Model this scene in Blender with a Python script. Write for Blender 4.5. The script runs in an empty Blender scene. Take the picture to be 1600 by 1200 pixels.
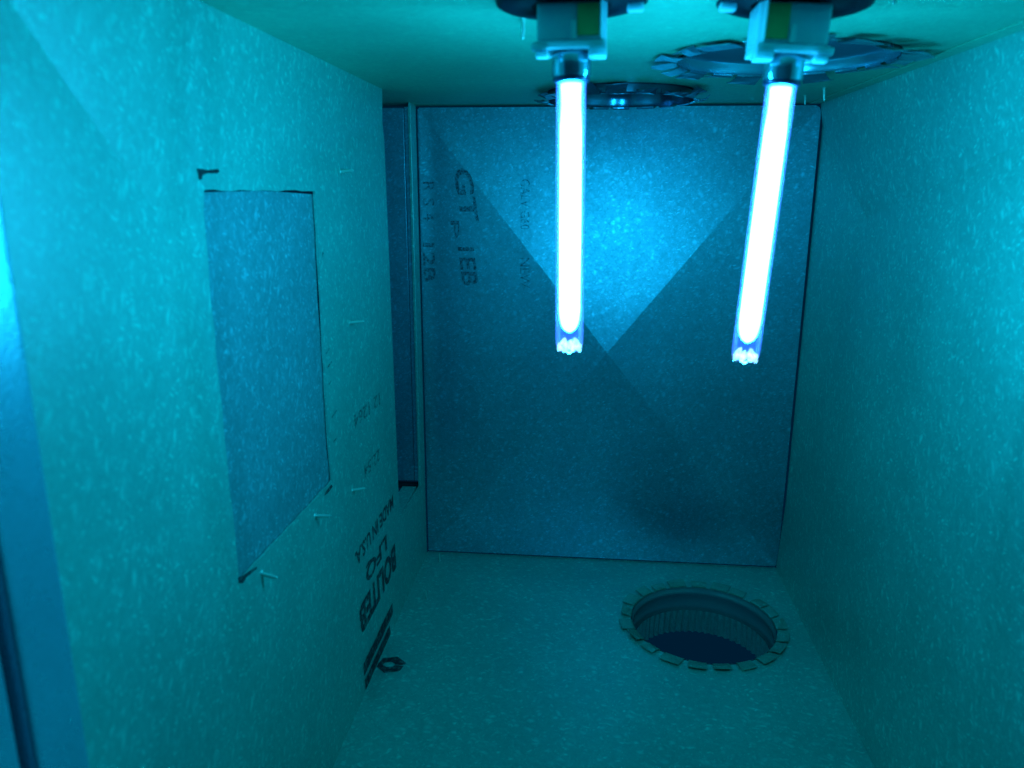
import bpy, bmesh, math, random
from mathutils import Vector, Matrix, noise
random.seed(7)
S = bpy.context.scene
C = S.collection

# ------------------------------------------------------------------ camera, world, exposure
# camera fitted to the vanishing points of the duct box (metres; camera at the origin, Y goes into the box)
F, CX, CY = 1205.5, 800.0, 600.0
dv = Vector((118, -306, F)).normalized()
vv = Vector((-16, 4743, F)).normalized()
xv = vv.cross(dv).normalized(); vv = dv.cross(xv).normalized()
cd = bpy.data.cameras.new('camera'); cam = bpy.data.objects.new('camera', cd); C.objects.link(cam)
right = Vector((xv.x, dv.x, -vv.x)); up = -Vector((xv.y, dv.y, -vv.y)); fwd = Vector((xv.z, dv.z, -vv.z))
cam.matrix_world = Matrix(((right.x, up.x, -fwd.x, 0), (right.y, up.y, -fwd.y, 0), (right.z, up.z, -fwd.z, 0), (0, 0, 0, 1)))
cd.sensor_width = 36; cd.lens = F / 1600 * 36; cd.clip_start = 0.01; cd.clip_end = 100
cd.dof.use_dof = True; cd.dof.focus_distance = 0.80; cd.dof.aperture_fstop = 9.0
S.camera = cam
w = bpy.data.worlds.new('World'); S.world = w; w.use_nodes = True
bg = w.node_tree.nodes['Background']
bg.inputs['Color'].default_value = (0.0, 0.22, 0.6, 1); bg.inputs['Strength'].default_value = 0.05
S.view_settings.view_transform = 'Standard'; S.view_settings.look = 'None'
S.view_settings.exposure = 0; S.view_settings.gamma = 1
try: S.cycles.max_bounces = 10; S.cycles.diffuse_bounces = 6; S.cycles.caustics_reflective = False; S.cycles.caustics_refractive = False
except Exception: pass
LAMP_COL = (0.016, 0.57, 1.0); LAMP_STR = 42.0

# pixel (1600x1200) -> point on a plane of the box
def ray(px, py):
    x, y = px - CX, py - CY
    return right * x + up * (-y) + fwd * F
def onX(px, py, X): r = ray(px, py); return r * (X / r.x)
def onY(px, py, Y): r = ray(px, py); return r * (Y / r.y)
def onZ(px, py, Z): r = ray(px, py); return r * (Z / r.z)

XL, XR, ZT, ZB, YF, YB = -0.1937, 0.2453, 0.0893, -0.4569, 0.19, 0.90

# ------------------------------------------------------------------ materials
def new_mat(name):
    m = bpy.data.materials.new(name); m.use_nodes = True
    nt = m.node_tree; return m, nt, nt.nodes, nt.links, nt.nodes['Principled BSDF']
def metal(name, col, metallic=0.35, rough=0.42, ior=1.5, fleck=0.8, fscale=150, grain=0.12, dirt=0.15, stretch=(1, 1, 1)):
    """galvanised sheet: crystal spangle flecks, mill grain, blotchy oxide"""
    m, nt, N, L, P = new_mat(name)
    tc = N.new('ShaderNodeTexCoord'); mp = N.new('ShaderNodeMapping'); mp.inputs['Scale'].default_value = stretch
    mp.inputs['Rotation'].default_value = (0.5, 0.35, 0.3)
    L.new(tc.outputs['Object'], mp.inputs['Vector'])
    wn = N.new('ShaderNodeTexNoise'); wn.inputs['Scale'].default_value = 60; wn.inputs['Detail'].default_value = 2
    L.new(mp.outputs[0], wn.inputs['Vector'])
    wm = N.new('ShaderNodeVectorMath'); wm.operation = 'SCALE'; wm.inputs['Scale'].default_value = 0.012
    L.new(wn.outputs['Color'], wm.inputs[0])
    wa = N.new('ShaderNodeVectorMath'); wa.operation = 'ADD'; L.new(mp.outputs[0], wa.inputs[0]); L.new(wm.outputs[0], wa.inputs[1])
    total = None
    for sc, thr, k, rot, st in ((fscale * 0.75, 0.55, 0.8, (0.5, 0.3, 0.4), (1, 1.9, 0.9)), (fscale * 1.3, 0.5, 0.9, (1.1, -0.4, 0.9), (0.8, 0.9, 1.9)), (fscale * 2.3, 0.55, 0.7, (0.2, 1.0, -0.6), (1.7, 0.8, 1))):
        m1 = N.new('ShaderNodeMapping'); m1.inputs['Rotation'].default_value = rot; m1.inputs['Scale'].default_value = st; L.new(wa.outputs[0], m1.inputs['Vector'])
        v = N.new('ShaderNodeTexVoronoi'); v.inputs['Scale'].default_value = sc; v.inputs['Randomness'].default_value = 1
        L.new(m1.outputs[0], v.inputs['Vector'])
        sep = N.new('ShaderNodeSeparateColor'); L.new(v.outputs['Color'], sep.inputs[0])
        on = N.new('ShaderNodeMapRange'); on.inputs['From Min'].default_value = thr; on.inputs['From Max'].default_value = 1.0
        L.new(sep.outputs[0], on.inputs['Value'])
        dd = N.new('ShaderNodeMapRange'); dd.inputs['From Min'].default_value = 0.50; dd.inputs['From Max'].default_value = 0.10
        L.new(v.outputs['Distance'], dd.inputs['Value'])
        mu = N.new('ShaderNodeMath'); mu.operation = 'MULTIPLY'; L.new(on.outputs[0], mu.inputs[0]); L.new(dd.outputs[0], mu.inputs[1])
        m2 = N.new('ShaderNodeMath'); m2.operation = 'MULTIPLY'; m2.inputs[1].default_value = k; L.new(mu.outputs[0], m2.inputs[0])
        if total is None: total = m2
        else:
            ad = N.new('ShaderNodeMath'); ad.operation = 'MAXIMUM'; L.new(total.outputs[0], ad.inputs[0]); L.new(m2.outputs[0], ad.inputs[1]); total = ad
    g = N.new('ShaderNodeTexNoise'); g.inputs['Scale'].default_value = 420; g.inputs['Detail'].default_value = 3; L.new(mp.outputs[0], g.inputs['Vector'])
    b = N.new('ShaderNodeTexNoise'); b.inputs['Scale'].default_value = 9; b.inputs['Detail'].default_value = 4; L.new(tc.outputs['Object'], b.inputs['Vector'])
    def lin(sock, a, c):
        r = N.new('ShaderNodeMapRange'); r.inputs['From Min'].default_value = 0.3; r.inputs['From Max'].default_value = 0.7
        r.inputs['To Min'].default_value = a; r.inputs['To Max'].default_value = c; L.new(sock, r.inputs['Value']); return r.outputs[0]
    mo = N.new('ShaderNodeTexNoise'); mo.inputs['Scale'].default_value = 170; mo.inputs['Detail'].default_value = 2; L.new(wa.outputs[0], mo.inputs['Vector'])
    gs = N.new('ShaderNodeMath'); gs.operation = 'ADD'; L.new(g.outputs['Fac'], gs.inputs[0]); L.new(mo.outputs['Fac'], gs.inputs[1])
    gh = N.new('ShaderNodeMath'); gh.operation = 'MULTIPLY'; gh.inputs[1].default_value = 0.5; L.new(gs.outputs[0], gh.inputs[0])
    f1 = lin(gh.outputs[0], 1 - grain * 1.5, 1 + grain * 1.5); f2 = lin(b.outputs['Fac'], 1 - dirt, 1 + dirt * 0.5)
    mm = N.new('ShaderNodeMath'); mm.operation = 'MULTIPLY'; L.new(f1, mm.inputs[0]); L.new(f2, mm.inputs[1])
    fl = N.new('ShaderNodeMath'); fl.operation = 'MULTIPLY_ADD'; fl.inputs[1].default_value = fleck; fl.inputs[2].default_value = 1.0
    L.new(total.outputs[0], fl.inputs[0])
    m3 = N.new('ShaderNodeMath'); m3.operation = 'MULTIPLY'; L.new(mm.outputs[0], m3.inputs[0]); L.new(fl.outputs[0], m3.inputs[1])
    cs = N.new('ShaderNodeVectorMath'); cs.operation = 'SCALE'; cs.inputs[0].default_value = col; L.new(m3.outputs[0], cs.inputs['Scale'])
    L.new(cs.outputs[0], P.inputs['Base Color'])
    P.inputs['Metallic'].default_value = metallic; P.inputs['IOR'].default_value = ior
    rr = N.new('ShaderNodeMath'); rr.operation = 'MULTIPLY_ADD'; rr.inputs[1].default_value = -0.10; rr.inputs[2].default_value = rough
    L.new(total.outputs[0], rr.inputs[0]); L.new(rr.outputs[0], P.inputs['Roughness'])
    bp = N.new('ShaderNodeBump'); bp.inputs['Strength'].default_value = 0.25; bp.inputs['Distance'].default_value = 0.0006
    L.new(g.outputs['Fac'], bp.inputs['Height']); 
    bp2 = N.new('ShaderNodeBump'); bp2.inputs['Strength'].default_value = 0.16; bp2.inputs['Distance'].default_value = 0.004
    b2 = N.new('ShaderNodeTexNoise'); b2.inputs['Scale'].default_value = 14; b2.inputs['Detail'].default_value = 1; L.new(tc.outputs['Object'], b2.inputs['Vector'])
    L.new(b2.outputs['Fac'], bp2.inputs['Height']); L.new(bp.outputs[0], bp2.inputs['Normal']); L.new(bp2.outputs[0], P.inputs['Normal'])
    return m
def plain(name, col, rough=0.5, metallic=0.0, noise_amt=0.15, nscale=80, spec=0.5, trans=0.0):
    m, nt, N, L, P = new_mat(name)
    n = N.new('ShaderNodeTexNoise'); n.inputs['Scale'].default_value = nscale; n.inputs['Detail'].default_value = 3
    tc = N.new('ShaderNodeTexCoord'); L.new(tc.outputs['Object'], n.inputs['Vector'])
    r = N.new('ShaderNodeMapRange'); r.inputs['To Min'].default_value = 1 - noise_amt; r.inputs['To Max'].default_value = 1 + noise_amt
    L.new(n.outputs['Fac'], r.inputs['Value'])
    cs = N.new('ShaderNodeVectorMath'); cs.operation = 'SCALE'; cs.inputs[0].default_value = col; L.new(r.outputs[0], cs.inputs['Scale'])
    L.new(cs.outputs[0], P.inputs['Base Color']); P.inputs['Roughness'].default_value = rough; P.inputs['Metallic'].default_value = metallic
    P.inputs['Specular IOR Level'].default_value = spec; P.inputs['Transmission Weight'].default_value = trans
    return m
def ink(name, col, cover, scale=300, soft=0.12, top=0.9):
    """worn stamp ink: breaks up over the sheet"""
    m, nt, N, L, P = new_mat(name)
    P.inputs['Base Color'].default_value = (*col, 1); P.inputs['Roughness'].default_value = 0.7
    n = N.new('ShaderNodeTexNoise'); n.inputs['Scale'].default_value = scale; n.inputs['Detail'].default_value = 3
    tc = N.new('ShaderNodeTexCoord'); L.new(tc.outputs['Object'], n.inputs['Vector'])
    r = N.new('ShaderNodeMapRange'); r.inputs['From Min'].default_value = 1 - cover - soft; r.inputs['From Max'].default_value = 1 - cover + soft
    r.inputs['To Min'].default_value = 0.05; r.inputs['To Max'].default_value = top
    L.new(n.outputs['Fac'], r.inputs['Value']); L.new(r.outputs[0], P.inputs['Alpha'])
    return m
M_WALL = metal('coated_sheet', (0.05, 0.52, 0.425), metallic=0.05, ior=2.5, rough=0.42, fleck=0.85, fscale=150, grain=0.10)
M_CEIL = metal('coated_sheet_ceiling', (0.05, 0.52, 0.335), metallic=0.05, ior=2.3, rough=0.50, fleck=0.25, fscale=150, grain=0.08)
M_BACK = metal('galvanised_sheet', (0.12, 0.48, 0.57), metallic=0.74, rough=0.42, fleck=0.85, fscale=200, grain=0.14)
M_PLATE = metal('galvanised_plate', (0.14, 0.47, 0.49), metallic=0.40, rough=0.42, fleck=1.0, fscale=160, grain=0.14)
M_FOIL = plain('bright_tinplate', (0.15, 0.36, 0.45), rough=0.18, metallic=0.85, noise_amt=0.12, nscale=60)
M_FRAME = metal('smooth_frame', (0.14, 0.60, 0.72), metallic=0.35, ior=2.2, rough=0.30, fleck=0.1, fscale=120, grain=0.04)
M_NAVY = plain('dark_tinplate', (0.07, 0.19, 0.28), rough=0.16, metallic=0.85, noise_amt=0.2, nscale=60)
M_TAB = metal('coated_tab', (0.14, 0.46, 0.34), metallic=0.45, rough=0.38, fleck=0.3, fscale=150)
M_PIPE = metal('dull_pipe', (0.18, 0.50, 0.46), metallic=0.25, rough=0.45, fleck=0.1, fscale=120)
M_SLEEVE = plain('smooth_sleeve', (0.20, 0.50, 0.50), rough=0.26, metallic=0.5, noise_amt=0.08, nscale=30)
M_SLEEVE_CEIL = plain('shiny_sleeve', (0.15, 0.40, 0.50), rough=0.22, metallic=0.7, noise_amt=0.12, nscale=40)
M_SCREW = plain('zinc_screw', (0.40, 0.75, 0.66), rough=0.28, metallic=0.5)
M_RUBBER = plain('black_rubber', (0.006, 0.007, 0.018), rough=0.5, noise_amt=0.3, spec=0.25)
M_SOCKET = plain('milky_plastic', (0.42, 0.74, 0.90), rough=0.3, noise_amt=0.05)
_p = M_SOCKET.node_tree.nodes['Principled BSDF']; _p.inputs['Subsurface Weight'].default_value = 0.7; _p.inputs['Subsurface Radius'].default_value = (1, 1, 1); _p.inputs['Subsurface Scale'].default_value = 0.008
M_GREEN = plain('green_circuit_strip', (0.10, 0.50, 0.16), rough=0.45, noise_amt=0.2)
M_CERAMIC = plain('polished_base', (0.22, 0.50, 0.60), rough=0.16, metallic=0.85, noise_amt=0.05)
M_DARKCAP = plain('dark_metal_ring', (0.03, 0.05, 0.12), rough=0.3, metallic=0.5)
M_GASKET_GAP = plain('black_gasket_and_gap', (0.01, 0.012, 0.02), rough=0.7)
M_INK = ink('black_stamp_ink', (0.006, 0.014, 0.035), 0.66, 260, 0.18, 0.74)
M_INK2 = ink('faded_stamp_ink', (0.006, 0.014, 0.04), 0.50, 480, 0.14, 0.66)
M_MARKER = ink('black_marker', (0.004, 0.012, 0.02), 0.78, 300, 0.14, 0.86)

def emit(name, col, strength):
    m = bpy.data.materials.new(name); m.use_nodes = True; nt = m.node_tree; nt.nodes.clear()
    e = nt.nodes.new('ShaderNodeEmission'); e.inputs['Color'].default_value = (*col, 1); e.inputs['Strength'].default_value = strength
    o = nt.nodes.new('ShaderNodeOutputMaterial'); t = nt.nodes.new('ShaderNodeBsdfTransparent'); a = nt.nodes.new('ShaderNodeAddShader')      # glowing gas: does not block the other lamp
    nt.links.new(e.outputs[0], a.inputs[0]); nt.links.new(t.outputs[0], a.inputs[1]); nt.links.new(a.outputs[0], o.inputs['Surface']); return m
M_CORE = emit('lit_lamp_core', LAMP_COL, LAMP_STR)
def glow_glass(name, col, strength, uneven=False):
    m = bpy.data.materials.new(name); m.use_nodes = True; nt = m.node_tree; nt.nodes.clear(); N, L = nt.nodes, nt.links
    t = N.new('ShaderNodeBsdfTransparent'); t.inputs['Color'].default_value = (0.93, 0.96, 1, 1)
    g = N.new('ShaderNodeBsdfGlossy'); g.inputs['Roughness'].default_value = 0.08
    fr = N.new('ShaderNodeFresnel'); fr.inputs['IOR'].default_value = 1.45
    mx = N.new('ShaderNodeMixShader'); L.new(fr.outputs[0], mx.inputs[0]); L.new(t.outputs[0], mx.inputs[1]); L.new(g.outputs[0], mx.inputs[2])
    e = N.new('ShaderNodeEmission'); e.inputs['Color'].default_value = (*col, 1); e.inputs['Strength'].default_value = strength
    if uneven:      # patchy emission stands in for light caught in the folds of the pinched end
        n = N.new('ShaderNodeTexNoise'); n.inputs['Scale'].default_value = 420; n.inputs['Detail'].default_value = 2
        tc = N.new('ShaderNodeTexCoord'); L.new(tc.outputs['Object'], n.inputs['Vector'])
        r = N.new('ShaderNodeMapRange'); r.inputs['From Min'].default_value = 0.38; r.inputs['From Max'].default_value = 0.62; r.inputs['To Min'].default_value = 0.04; r.inputs['To Max'].default_value = strength * 2
        L.new(n.outputs['Fac'], r.inputs['Value']); L.new(r.outputs[0], e.inputs['Strength'])
    a = N.new('ShaderNodeAddShader'); L.new(mx.outputs[0], a.inputs[0]); L.new(e.outputs[0], a.inputs[1])
    o = N.new('ShaderNodeOutputMaterial'); L.new(a.outputs[0], o.inputs['Surface']); return m
M_GLASS = glow_glass('quartz_glass', (0.03, 0.14, 1.0), 0.45)
M_TIP = glow_glass('pinched_quartz_glow', (0.42, 0.78, 1.0), 0.40, True)

# ------------------------------------------------------------------ helpers
def link(name, me, mat, parent=None, smooth=False):
    if not isinstance(me, bpy.types.Mesh):
        m = bpy.data.meshes.new(name); me.normal_update(); me.to_mesh(m); me.free(); me = m
    if mat and not me.materials: me.materials.append(mat)
    if smooth: me.polygons.foreach_set('use_smooth', [True] * len(me.polygons))
    o = bpy.data.objects.new(name, me); C.objects.link(o)
    if parent: o.parent = parent
    return o
def struct(o, label): o['kind'] = 'structure'; o['label'] = label; return o
def tag(o, label, cat, group=None):
    o['label'] = label; o['category'] = cat
    if group: o['group'] = group
    return o
def empty(name, loc, label, cat, group=None):
    o = bpy.data.objects.new(name, None); o.empty_display_size = 0.01; C.objects.link(o); o.location = loc
    return tag(o, label, cat, group)
def sheet(outer, holes, mapf, cuts=(), lip=0.0, grid=0):
    """flat sheet with holes in (u,v), creased along cut lines, mapped to space by mapf(u,v,w); hole and outer edges return outward by lip"""
    bm = bmesh.new(); edges = []; loops = []
    for poly in [outer] + list(holes):
        vs = [bm.verts.new((p[0], p[1], 0)) for p in poly]
        loops.append(vs)
        for i in range(len(vs)): edges.append(bm.edges.new((vs[i], vs[(i + 1) % len(vs)])))
    bmesh.ops.triangle_fill(bm, use_beauty=True, use_dissolve=False, edges=edges, normal=(0, 0, 1))
    for (a, b) in cuts:
        a = Vector((*a, 0)); b = Vector((*b, 0)); n = (b - a).cross(Vector((0, 0, 1))).normalized()
        bmesh.ops.bisect_plane(bm, geom=bm.verts[:] + bm.edges[:] + bm.faces[:], dist=1e-6, plane_co=a, plane_no=n)
    if lip:
        be = [e for e in bm.edges if len(e.link_faces) == 1]
        r = bmesh.ops.extrude_edge_only(bm, edges=be)
        for v in r['geom']:
            if isinstance(v, bmesh.types.BMVert): v.co.z -= lip
    for v in bm.verts: v.co = mapf(v.co.x, v.co.y, v.co.z)
    bmesh.ops.recalc_face_normals(bm, faces=bm.faces[:])
    return bm
def circle(cx, cy, r, n=64): return [(cx + r * math.cos(2 * math.pi * i / n), cy + r * math.sin(2 * math.pi * i / n)) for i in range(n)]
def lathe(prof, n=40, cap0=False, cap1=False):
    """prof: (r, z) list round local Z"""
    bm = bmesh.new(); rings = []
    for r, z in prof: rings.append([bm.verts.new((r * math.cos(2 * math.pi * i / n), r * math.sin(2 * math.pi * i / n), z)) for i in range(n)])
    for a, b in zip(rings, rings[1:]):
        for i in range(n): bm.faces.new((a[i], a[(i + 1) % n], b[(i + 1) % n], b[i]))
    if cap0: bm.faces.new(rings[0][::-1])
    if cap1: bm.faces.new(rings[-1])
    return bm
def box(x0, x1, y0, y1, z0, z1, bev=0.0, seg=2, bm=None):
    b = bmesh.new()
    bmesh.ops.create_cube(b, size=1)
    for v in b.verts: v.co = Vector(((x0 + x1) / 2 + v.co.x * (x1 - x0), (y0 + y1) / 2 + v.co.y * (y1 - y0), (z0 + z1) / 2 + v.co.z * (z1 - z0)))
    if bev: bmesh.ops.bevel(b, geom=b.edges[:] + b.verts[:], offset=bev, segments=seg, affect='EDGES', profile=0.6)
    if bm is not None:
        me = bpy.data.meshes.new('t'); b.to_mesh(me); b.free(); bm.from_mesh(me); bpy.data.meshes.remove(me); return bm
    return b
def pyramid(a0, a1, b0, b1, H, c=None):
    """cross break: four flat facets meeting at c (the middle unless given)"""
    ac, bc = c or ((a0 + a1) / 2, (b0 + b1) / 2)
    return lambda a, b: H * max(0.0, 1 - max((ac - a) / (ac - a0), (a - ac) / (a1 - ac), (bc - b) / (bc - b0), (b - bc) / (b1 - bc)))
def text_mesh(body, mapf, bold=0.0):
    """lettering mesh: normalised to u,v in 0..1 and mapped on the sheet"""
    cu = bpy.data.curves.new('lettering', 'FONT'); cu.body = body; cu.offset = bold; cu.resolution_u = 3
    ob = bpy.data.objects.new('lettering', cu); C.objects.link(ob)
    dg = bpy.context.evaluated_depsgraph_get(); me = bpy.data.meshes.new_from_object(ob.evaluated_get(dg))
    bpy.data.objects.remove(ob); bpy.data.curves.remove(cu)
    xs = [v.co.x for v in me.vertices]; ys = [v.co.y for v in me.vertices]
    x0, x1, y0, y1 = min(xs), max(xs), min(ys), max(ys)
    for v in me.vertices: v.co = mapf((v.co.x - x0) / (x1 - x0), (v.co.y - y0) / (y1 - y0))
    return me

# ------------------------------------------------------------------ the box (setting)
cL = (0.368, ZT + (ZB - ZT) * (0.368 - 0.233) / 0.672); cR = (0.78, ZT + (ZB - ZT) * (0.93 - 0.78) / 0.705)
hL = pyramid(0.233, 0.905, ZB, ZT, -0.011, cL)
hR = pyramid(0.225, 0.93, ZB, ZT, -0.020, cR)
BX0, BX1, BZ0, BZ1 = XL + 0.0015, XR + 0.0016, ZB + 0.0025, ZT - 0.0025
hB = pyramid(BX0, BX1, BZ0, BZ1, 0.024)
def onL(px, py):
    X = XL
    for _ in range(8): P = onX(px, py, X); X = XL + hL(P.y, P.z)
    return P
HOLE = (0.137, 0.765, 0.0775)         # floor collar
COL_A = (0.0290, 0.790, 0.0700)       # ceiling collar at the back
COL_B = (0.1355, 0.597, 0.0750)       # ceiling collar at the right
def jit(pts, amp, n):
    out = []
    for k in range(len(pts)):
        a, b = pts[k], pts[(k + 1) % len(pts)]
        for i in range(n):
            t = i / n; j = amp * (random.random() - 0.5) * (0 if i == 0 else 1)
            d = Vector((b[0] - a[0], b[1] - a[1])).normalized()
            out.append((a[0] + (b[0] - a[0]) * t - d.y * j, a[1] + (b[1] - a[1]) * t + d.x * j))
    return out
_q = [onL(374, 907), onL(519, 751), onL(492, 299), onL(319, 297)]
hatch = jit([(p.y, p.z) for p in _q], 0.0016, 15)
HY0, HY1, HZ0, HZ1 = (_q[0].y + _q[3].y) / 2, (_q[1].y + _q[2].y) / 2, (_q[0].z + _q[1].z) / 2, (_q[2].z + _q[3].z) / 2
SY0, SY1, SZ = 0.7550, 0.8690, -0.3530
cutsL = [((0.233, ZT), (0.905, ZB)), ((0.233, ZB), cL), (cL, (0.905, ZT))]
_e = [onL(597 + 27.5 * t, 135 + 676 * t) for t in [i / 8 for i in range(9)]]      # near edge of the slot, straight in spite of the cross break
outL = [(0.236, ZB), (0.897, ZB), (0.897, ZT), (SY1, ZT), (SY1, SZ), (_e[8].y, SZ)] + [(p.y, p.z) for p in _e[7:0:-1]] + [(_e[0].y, ZT), (0.236, ZT)]
wl = struct(link('wall_left', sheet(outL, [hatch], lambda u, v, w: Vector((XL + hL(u, v) + w, u, v)), cutsL, 0.0016), M_WALL),
            'teal coated sheet metal left wall with a cut rectangle and upside-down print')
wr = struct(link('wall_right', sheet([(YF, ZB), (0.899, ZB), (0.899, ZT), (YF, ZT)], [], lambda u, v, w: Vector((XR - hR(u, v) - w, u, v)),
            [((0.225, ZB), (0.93, ZT)), ((0.225, ZT), cR), (cR, (0.93, ZB))], 0.0016), M_WALL), 'plain teal sheet metal right wall with a faint crease')
wb = struct(link('wall_back', sheet([(BX0, BZ0), (BX1 - .003, BZ0), (BX1, BZ0 + .003), (BX1, BZ1 - .006), (BX1 - .002, BZ1 - .002), (BX1 - .006, BZ1), (BX0 + .002, BZ1), (BX0, BZ1 - .002)], [],
            lambda u, v, w: Vector((u, YB - hB(u, v) - w, v)), [((BX0, BZ0), (BX1, BZ1)), ((BX0, BZ1), (BX1, BZ0))], 0.010), M_BACK),
            'blue galvanised back panel with an X shaped cross break')
XO = -0.235   # the slot's side chamber reaches out to here
floor = struct(link('floor', sheet([(XL, YF), (XR, YF), (XR, YB + .002), (XL, YB + .002)], [circle(*HOLE)], lambda u, v, w: Vector((u, v, ZB + w)), (), 0.0016), M_WALL),
            'teal sheet metal floor with a round duct opening at the back right')
ceil = struct(link('ceiling', sheet([(XO, YF), (XR, YF), (XR, YB + .012), (XO, YB + .012)], [circle(*COL_A), circle(*COL_B)], lambda u, v, w: Vector((u, v, ZT - w)), (), 0.0016), M_CEIL),
            'teal sheet metal ceiling with two round duct openings')
# folded seam along the top of the right wall and the bend along the floor
link('seam_flange', box(XR - 0.012, XR - 0.0006, YF, 0.897, ZT - 0.0012, ZT - 0.0001, 0.0003), M_CEIL, wr)

# side slot: sill, hidden frame and the blue panel behind it
sp = empty('slot_panel', (XL - 0.03, 0.874, ZB), 'narrow blue galvanised panel seen through the tall slot beside the back corner', 'metal panel')
def at_parent(o, p): o.matrix_parent_inverse = p.matrix_world.inverted(); return o
def rel(bm, p):
    for v in bm.verts: v.co -= p.location
    return bm
link('panel_sheet', rel(box(XL - 0.075, XL - 0.0085, 0.874, 0.8765, SZ + 0.004, ZT - 0.005, 0.0006), sp), M_BACK, sp)
link('folded_edge', rel(box(XL - 0.0078, XL - 0.0022, 0.8715, 0.8765, SZ + 0.005, ZT - 0.004, 0.0012), sp), M_BACK, sp)
link('bottom_gap_shade', rel(box(XL - 0.075, XL - 0.004, 0.868, 0.8780, SZ - 0.004, SZ + 0.0015, 0.0008), sp), M_GASKET_GAP, sp)  # black bar stands in for the shade in the gap below the panel
sl = link('slot_sill', box(XL - 0.022, XL - 0.0046, SY0, SY1 - 0.002, SZ - 0.006, SZ - 0.0005, 0.0008), M_WALL, wl)
link('slot_lip', box(XL - 0.0014, XL + 0.0006, SY1 - 0.0004, 0.8950, SZ, ZT - 0.0006, 0.0005), M_WALL, wl)

# the plate behind the hand-cut rectangle
def on_cut(t, off):      # along the right side of the cut, from the bottom up
    return (_q[1].y + (_q[2].y - _q[1].y) * t + off, _q[1].z + (_q[2].z - _q[1].z) * t)
pts = [(_q[0].y - 0.004, _q[0].z - 0.003), (_q[1].y + 0.0044, _q[1].z - 0.003), on_cut(0.12, -0.0008), on_cut(0.25, 0.0042), on_cut(0.45, 0.0018), on_cut(0.65, -0.0008), on_cut(0.88, 0.0018), (_q[2].y + 0.0057, _q[2].z - 0.0022), ((_q[2].y + _q[3].y) / 2, _q[3].z - 0.0006), (_q[3].y - 0.004, _q[3].z - 0.0012)]
plate = tag(link('cover_plate', sheet(pts, [], lambda u, v, w: Vector((XL + hL(u, v) - 0.0024 + w, u, v)), cutsL, 0.001), M_PLATE),
            'blue galvanised plate filling the hand-cut rectangle in the left wall', 'metal plate')

# door frame strips at the left front edge
df = empty('door_frame', (XL, 0.23, ZB), 'smooth blue metal door frame strip at the far left edge', 'door frame')
link('frame_strip', rel(box(XL - 0.012, XL + 0.0030, 0.2170, 0.2440, ZB, ZT, 0.0035, 5), df), M_FRAME, df)
link('gasket', rel(box(XL - 0.012, XL - 0.004, 0.2118, 0.2168, ZB, ZT, 0.0010), df), M_GASKET_GAP, df)
link('outer_strip', rel(box(XL - 0.010, XL + 0.0020, 0.1900, 0.2116, ZB, ZT, 0.0020, 3), df), M_FRAME, df)

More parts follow.
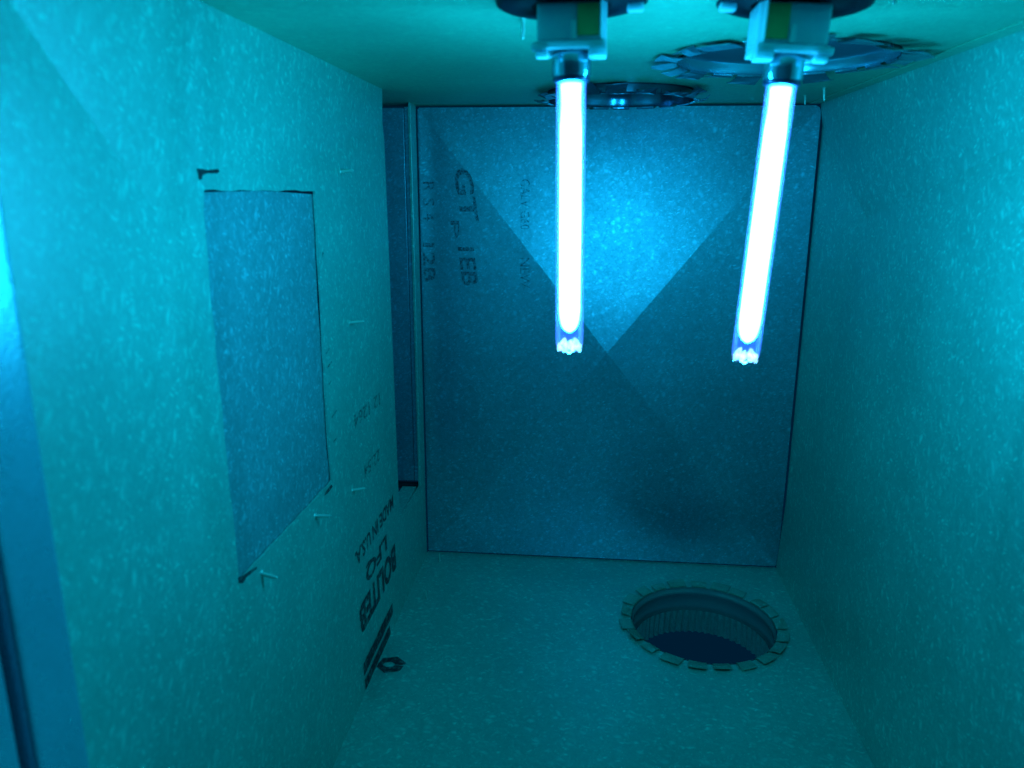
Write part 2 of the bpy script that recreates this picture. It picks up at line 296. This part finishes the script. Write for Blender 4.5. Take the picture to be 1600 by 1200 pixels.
# ------------------------------------------------------------------ UV lamps
def look_axis(o, a, b):
    z = (b - a).normalized(); x = z.cross(Vector((0, 1, 0))).normalized(); y = z.cross(x)
    o.matrix_world = Matrix(((x.x, y.x, z.x, a.x), (x.y, y.y, z.y, a.y), (x.z, y.z, z.z, a.z), (0, 0, 0, 1)))
def lbox(x0, x1, y0, y1, *r): return box(x0, x1, -y1, -y0, *r)   # socket pieces: front towards the viewer
def uv_lamp(top_px, bot_px, Y, side, ringc, label):
    """local Z runs DOWN the tube from the ceiling; side = +1: the socket's open strip looks to +X"""
    pt, pb = onY(*top_px, Y), onY(*bot_px, Y)
    ax = (pb - pt).normalized()
    base = pt + ax * ((ZT - pt.z) / ax.z)
    root = empty('uv_lamp', base, label, 'lamp', 'lit tube lamps hanging from the ceiling')
    look_axis(root, base, pb)
    l0 = (pt - base).length; l1 = (pb - base).length; s = side
    R = 0.0074
    # black rubber disc against the ceiling
    rub = link('rubber_grommet', lathe([(0.0355, -0.006), (0.0372, 0.0002), (0.0370, 0.0016), (0.0345, 0.0028), (0.020, 0.0030), (0.0195, 0.0016), (0.0, 0.0016)], 56), M_RUBBER, root, True)
    rub.location = (ringc[0] , ringc[1], 0)
    zs = l0 - 0.0122                     # bottom of the socket block
    bx = lbox(-0.0165, 0.0165, -0.012, 0.014, 0.003, zs - 0.004, 0.0012)
    link('socket', bx, M_SOCKET, root)
    # bottom plate with its corner block and two latch lips
    link('socket_plate', lbox(-0.0172, 0.0172, -0.0145, 0.0150, zs - 0.0036, zs - 0.0002, 0.0008), M_SOCKET, root)
    link('corner_block', lbox(0.0085 * s if s > 0 else -0.0172, 0.0172 if s > 0 else -0.0085, -0.0150, -0.004, zs - 0.0008, zs + 0.0040, 0.0008), M_SOCKET, root)
    a, b = (-0.0192, -0.0110) if s > 0 else (0.0110, 0.0192)
    link('latch', lbox(a, b, -0.0150, -0.0085, zs - 0.0030, zs + 0.0006, 0.0013, 3), M_SOCKET, root)
    a, b = (-0.0172, -0.0105) if s > 0 else (0.0105, 0.0172)
    link('latch', lbox(a, b, -0.0146, -0.0085, zs + 0.0012, zs + 0.0040, 0.0013, 3), M_SOCKET, root)
    # green strip and rib on the front of the socket; bright side cheek
    a, b = sorted((0.0030 * s, 0.0135 * s))
    link('circuit_strip', lbox(a, b, -0.0128, -0.0119, 0.004, zs - 0.0060, 0.0003), M_GREEN, root)
    a, b = sorted((0.0140 * s, 0.0168 * s))
    bm = bmesh.new(); pr = [(0.0138, 0.0150), (0.0146, 0.0150), (0.0172, 0.0085), (0.0172, -0.0145), (0.0138, -0.0145)]
    lo = [bm.verts.new((x * s, y, 0.0032)) for x, y in pr]; hi = [bm.verts.new((x * s, y, zs - 0.0038)) for x, y in pr]
    bm.faces.new(lo); bm.faces.new(hi)
    for i in range(5): bm.faces.new((lo[i], lo[(i + 1) % 5], hi[(i + 1) % 5], hi[i]))
    bmesh.ops.recalc_face_normals(bm, faces=bm.faces[:]); link('side_cheek', bm, M_SOCKET, root)
    link('rib', lbox(-0.0012 + 0.001 * s, 0.0016 + 0.001 * s, -0.0146, -0.0121, zs - 0.0125, zs - 0.0038, 0.0006), M_SOCKET, root)
    # ceramic base of the tube
    link('lamp_base', lathe([(0.0, zs - 0.0004), (0.0094, zs - 0.0004), (0.0097, zs + 0.001), (0.0097, l0 - 0.0022), (0.0092, l0 - 0.001)], 40), M_CERAMIC, root, True)
    link('base_ring', lathe([(0.0092, l0 - 0.0012), (0.0093, l0 + 0.0004), (0.0086, l0 + 0.0014), (0.0, l0 + 0.0014)], 40), M_DARKCAP, root, True)
    # quartz envelope, lit core, pinched tip
    tube = link('glass_tube', lathe([(R, l0 + 0.0012), (R, l1 - 0.0080), (R * 0.97, l1 - 0.0050), (R * 0.86, l1 - 0.0026), (R * 0.60, l1 - 0.0010)], 40), M_GLASS, root, True)
    r = 0.0053
    core = link('lit_core', lathe([(0.0, l0 + 0.0020), (r * 0.98, l0 + 0.0021), (r * 0.93, l0 + 0.006), (r * 0.92, l0 + 0.012), (r, l0 + 0.022), (r * 1.02, (l0 + l1) / 2), (r * 1.0, l1 - 0.022), (r * 0.96, l1 - 0.0185), (r * 0.84, l1 - 0.0155), (r * 0.58, l1 - 0.0130), (r * 0.22, l1 - 0.0116), (0.0, l1 - 0.0112)], 36), M_CORE, tube, True)
    bm = bmesh.new()
    for k in range(7):                    # folded ridges of the pinch
        an = k * 2 * math.pi / 7 + 0.3
        t = lathe([(0.0, -0.0040), (0.0011, -0.0024), (0.0016, 0), (0.0012, 0.0022), (0.0, 0.0030)], 10)
        t.transform(Matrix.Translation((0.0047 * math.cos(an), 0.0047 * math.sin(an), l1 - 0.0040 + 0.0008 * math.sin(3 * an))) @ Matrix.Rotation(0.5, 4, Vector((-math.sin(an), math.cos(an), 0))))
        me = bpy.data.meshes.new('t'); t.to_mesh(me); t.free(); bm.from_mesh(me); bpy.data.meshes.remove(me)
    t = lathe([(0.0022, l1 - 0.0055), (0.0026, l1 - 0.0025), (0.0020, l1 - 0.0006), (0.0, l1 + 0.0006)], 12)
    me = bpy.data.meshes.new('t'); t.to_mesh(me); t.free(); bm.from_mesh(me); bpy.data.meshes.remove(me)
    link('pinched_tip', bm, M_TIP, tube, True)
    # small clip at the rim of the disc
    cl = link('mounting_clip', lbox(-0.004, 0.004, -0.004, 0.003, 0.0022, 0.0062, 0.0012), M_SOCKET, root)
    cl.location = (ringc[0] + 0.031 * s, ringc[1] - 0.004 + 0.004, 0)
    return root
uv_lamp((892.5, 124), (889.5, 551), 0.4140, +1, (0.0, 0.0), 'straight glowing tube lamp nearer the left wall')
uv_lamp((1221.5, 130), (1163, 567), 0.4230, -1, (0.0, 0.0), 'slightly slanted glowing tube lamp nearer the right wall')

# ------------------------------------------------------------------ duct collars with bent tabs
def collar(cx, cy, R, surf, sgn, ntab, tlen, label, rise=0.0, rough_tabs=0.3, mat_tab=None, mat_sl=None, depth=0.05, group=None, twist=0.0):
    """sgn=+1: opening in the floor (room is above, sleeve runs down); -1: opening in the ceiling"""
    root = empty('duct_collar', (cx, cy, surf), label, 'duct collar', group)
    root.scale = (1, 1, 1)
    Ri = R - 0.0014
    pr = [(Ri, rise), (Ri, -0.0035), (Ri - 0.0012, -0.0050), (Ri - 0.0014, -0.0085), (Ri, -0.0105), (Ri, -0.022), (Ri - 0.0008, -0.0245), (Ri, -0.027), (Ri - 0.0006, -0.032)]
    bm = lathe([(r, z * sgn) for r, z in pr], 72)
    sl = link('sleeve', bm, mat_sl, root, True)
    # crimped pipe end fitted in the sleeve
    bm = bmesh.new(); n = 480; rings = []
    for z in (-0.028, -0.032, -0.045, -0.028 - depth):
        k = 0.0 if z == -0.028 else 1.0
        rings.append([bm.verts.new(((Ri - 0.0034 + 0.0012 * k * math.sin(a * 60)) * math.cos(a), (Ri - 0.0034 + 0.0012 * k * math.sin(a * 60)) * math.sin(a), z * sgn)) for a in [2 * math.pi * i / n for i in range(n)]])
    for a, b in zip(rings, rings[1:]):
        for i in range(n): bm.faces.new((a[i], a[(i + 1) % n], b[(i + 1) % n], b[i]))
    link('crimped_pipe', bm, M_PIPE if sgn > 0 else mat_sl, root, True)
    wd = 2 * math.pi * R / ntab
    for k in range(ntab):
        a = 2 * math.pi * (k + random.uniform(-0.08, 0.08)) / ntab + twist
        tl = tlen * random.uniform(0.75, 1.12); hw = wd * random.uniform(0.33, 0.43)
        lift = 0.0009 + random.random() ** 2 * rough_tabs * 0.007
        sk = random.uniform(-0.0018, 0.0018) * (0.4 + rough_tabs); th = 0.0006
        # bent strip: rim -> fold -> tip
        prof = [(-0.0012, rise - 0.004, 1.0), (-0.0008, rise + 0.0006, 1.0), (0.0012, rise + 0.0014, 0.98), (tl * 0.55, 0.0012 + lift * 0.6 + rise * 0.45, 0.95 + 0.03 * random.random()), (tl, 0.0008 + lift, 0.88 + 0.08 * random.random())]
        bm = bmesh.new(); rows = []
        for i, (rr, zz, ww) in enumerate(prof):
            tw = random.uniform(-1, 1) * rough_tabs * 0.0016 if i > 2 else 0
            row = []
            for q in (-1, -0.34, 0.34, 1):
                x = (R + rr); ang = a + (q * hw * ww + sk * max(0, rr) / tl) / R
                row.append((x, ang, zz + tw * q))
            rows.append(row)
        top = [[bm.verts.new((x * math.cos(g), x * math.sin(g), (z + th) * sgn)) for x, g, z in row] for row in rows]
        bot = [[bm.verts.new((x * math.cos(g), x * math.sin(g), z * sgn)) for x, g, z in row] for row in rows]
        for i in range(len(rows) - 1):
            for j in range(3):
                bm.faces.new((top[i][j], top[i][j + 1], top[i + 1][j + 1], top[i + 1][j]))
                bm.faces.new((bot[i][j], bot[i + 1][j], bot[i + 1][j + 1], bot[i][j + 1]))
            bm.faces.new((top[i][0], top[i + 1][0], bot[i + 1][0], bot[i][0])); bm.faces.new((top[i][3], bot[i][3], bot[i + 1][3], top[i + 1][3]))
        for j in range(3): bm.faces.new((top[-1][j], top[-1][j + 1], bot[-1][j + 1], bot[-1][j]))
        bmesh.ops.recalc_face_normals(bm, faces=bm.faces[:])
        link('tab', bm, mat_tab, root)
    return root
collar(*HOLE, ZB, +1, 21, 0.0125, 'round duct collar in the floor with short tabs folded flat', 0.0, 0.42, M_TAB, M_SLEEVE, 0.028)
collar(*COL_A, ZT, -1, 18, 0.0150, 'shiny crumpled duct collar in the ceiling against the back wall', 0.0075, 1.3, M_NAVY, M_NAVY, 0.12, twist=0.1)
collar(*COL_B, ZT, -1, 19, 0.0175, 'wide duct collar in the ceiling behind the slanted lamp', 0.0015, 0.8, M_FOIL, M_SLEEVE_CEIL, 0.12, twist=0.05)

# ------------------------------------------------------------------ screw tips
def screw(base, tip, label, r=0.0013):
    bm = bmesh.new(); L_ = (tip - base).length; prof = [(r * 1.9, -0.0006), (r * 1.9, 0.0002), (r * 1.1, 0.0003)]
    n = 7
    for i in range(n):
        t = i / n; k = r * (1 - 0.5 * max(0, t - 0.45) / 0.55)
        prof += [(k * 1.15, L_ * (t + 0.3 / n)), (k * 0.85, L_ * (t + 0.8 / n))]
    prof.append((0.0002, L_))
    o = link('screw_tip', lathe(prof, 10, True), M_SCREW, None, True)
    look_axis(o, base, tip)
    return tag(o, label, 'screw', 'screw points sticking through the sheet metal')
def scr_x(b, t, label):
    P = onL(*b); Q = onY(*t, P.y); screw(P, Q, label, 0.0015)
scr_x((533, 268), (553, 266), 'small screw point above and right of the cut rectangle')
scr_x((547, 504), (569, 502), 'small screw point right of the cut rectangle at mid height')
scr_x((551, 766), (571, 763), 'small screw point below the faint numbers on the left wall')
scr_x((493, 806), (516, 806), 'small screw point just below the slanting bottom edge of the cut rectangle')
scr_x((409, 896), (434, 903), 'lowest small screw point on the left wall, by the rectangle\'s bottom corner')
def scr_z(b, t, Z, label, r=0.0013):
    P = onZ(*b, Z); Q = onY(*t, P.y); Q.x = P.x + (Q.x - P.x) * 0.8; screw(P, Q, label, r)
scr_z((817, 29), (817, 62), ZT, 'screw point hanging from the ceiling left of the straight lamp', 0.0012)
scr_z((1294, 28), (1292, 54), ZT, 'screw point hanging from the ceiling right of the slanted lamp socket', 0.0012)
scr_z((1399, -12), (1397, 7), ZT, 'screw point at the top edge of the photo above the right wall', 0.0012)
scr_z((1288, 137), (1288, 158), ZT, 'screw point hanging at the back right ceiling corner')
scr_z((1258, 149), (1258, 164), ZT, 'screw point hanging just in front of the back panel\'s top edge', 0.0010)
scr_z((667, 936), (664, 922), ZB, 'screw point standing on the floor near the left wall', 0.0010)
scr_z((687, 876), (686, 864), ZB, 'screw point standing on the floor at the foot of the back panel', 0.0010)

# ------------------------------------------------------------------ print and marks
EPS = 0.0005
def print_left(body, p0, p1, hgt, name='stamp_print', mat=None, bold=0.0):
    """180 degree turned lettering: p0 = pixel where the line starts (deep end), p1 = where it ends, mid height"""
    a, b = onL(*p0), onL(*p1); zm = (a.z + b.z) / 2
    def f(u, v):
        y = a.y + (b.y - a.y) * u; z = zm + hgt * (0.5 - v)
        return Vector((XL + hL(y, z) + EPS, y, z))
    return link(name, text_mesh(body, f, bold), mat or M_INK, wl)
print_left('12 1264', (593, 627), (552, 655), 0.0125, mat=M_INK2, bold=0.01)
print_left('22:54', (593, 712), (568, 735), 0.0125, mat=M_INK2, bold=0.01)
print_left('MADE IN U.S.A.', (614, 787), (554, 872), 0.0150, mat=M_INK, bold=0.025)
print_left('LFQ', (604, 850), (571, 893), 0.0200, mat=M_INK, bold=0.03)
print_left('BOLITEB', (618, 875), (561, 965), 0.0290, mat=M_INK, bold=0.045)
def bar(p0, p1, h):
    a, b = onL(*p0), onL(*p1); z = (a.z + b.z) / 2
    out = jit([(a.y, z - h / 2), (b.y, z - h / 2), (b.y, z + h / 2), (a.y, z + h / 2)], 0.0012, 8)
    link('stripe_print', sheet(out, [], lambda u, v, w: Vector((XL + hL(u, v) + EPS, u, v)), cutsL), M_INK, wl)
bar((568, 1047), (613, 950), 0.0125)
bar((570, 1070), (609, 984), 0.0110)
# hexagon ring logo on the floor, broken by a thin gap
def ring_logo():
    c = onZ(611, 1039, ZB); bm = bmesh.new()
    def hexa(r, k): return [(r * math.cos(math.pi / 3 * i + 0.3), k * r * math.sin(math.pi / 3 * i + 0.3)) for i in range(6)]
    o_, i_ = hexa(0.0148, 0.95), hexa(0.0062, 0.75)
    ov = [bm.verts.new((c.x + x, c.y + y, ZB + EPS)) for x, y in o_]; iv = [bm.verts.new((c.x + x - 0.002, c.y + y, ZB + EPS)) for x, y in i_]
    for i in range(6):
        j = (i + 1) % 6
        if i == 5:      # gap in the ring
            m1 = ov[i].co.lerp(ov[j].co, 0.60); n1 = iv[i].co.lerp(iv[j].co, 0.60); m2 = ov[i].co.lerp(ov[j].co, 0.72); n2 = iv[i].co.lerp(iv[j].co, 0.72)
            bm.faces.new((ov[i], bm.verts.new(m1), bm.verts.new(n1), iv[i])); bm.faces.new((bm.verts.new(m2), ov[j], iv[j], bm.verts.new(n2)))
        else: bm.faces.new((ov[i], ov[j], iv[j], iv[i]))
    bmesh.ops.recalc_face_normals(bm, faces=bm.faces[:])
    link('logo_print', bm, M_INK, floor)
ring_logo()
def print_back(body, px, y_top, y_bot, width, mat=None, bold=0.0, name='stamp_print'):
    """lettering turned a quarter, reading downwards"""
    a, b = onY(px[0], y_top, YB - 0.004), onY(px[1], y_bot, YB - 0.004)
    def f(u, v):
        z = a.z + (b.z - a.z) * u; x = a.x + (b.x - a.x) * u + width * (v - 0.5)
        return Vector((x, YB - hB(x, z) - EPS, z))
    return link(name, text_mesh(body, f, bold), mat or M_INK2, wb)
print_back('GALV G60', (821, 821), 280, 358, 0.0105)
print_back('NEW', (821, 821), 402, 448, 0.0110)
print_back('GT', (722, 735), 263, 345, 0.0215, bold=0.02)
print_back('P', (711, 711), 345, 372, 0.0100)
print_back('1EB', (728, 736), 386, 446, 0.0190, bold=0.02)
print_back('R S 4', (669, 669), 284, 345, 0.0140)
print_back('12B', (669, 671), 380, 441, 0.0145, bold=0.02)
# felt pen T mark and the dark overcuts round the rectangle
def dab(pxs, name='marker_mark', mat=M_MARKER):
    P = [onL(x, y) for x, y in pxs]
    link(name, sheet([(p.y, p.z) for p in P], [], lambda u, v, w: Vector((XL + hL(u, v) + EPS, u, v)), cutsL), mat, wl)
dab([(306, 263), (315, 264), (322, 266), (340, 264), (342, 268), (338, 271), (322, 271), (316, 273), (314, 281), (310, 281), (309, 272)])
dab([(371, 902), (378, 899), (400, 885), (401, 888), (384, 902), (379, 911), (372, 911)], 'cut_mark', M_INK)
dab([(517, 757), (519, 760), (511, 771), (505, 775), (509, 767)], 'cut_mark', M_INK)
dab([(503, 392), (505, 396), (504, 402), (502, 400)], 'cut_mark', M_INK2)
for y, l in ((552, 9), (574, 12), (600, 7), (652, 14), (690, 8)):       # faint scratches along the cut
    x = 506.5 + (y - 535) * 0.085; q = random.uniform(-1, 1)
    dab([(x, y), (x + l * 0.6, y - l * 0.9 + q), (x + l * 0.6 + 0.8, y - l * 0.8 + q), (x + 1.4, y + 2.0)], 'scuff_mark', M_INK2)
print('objects', len(bpy.data.objects))
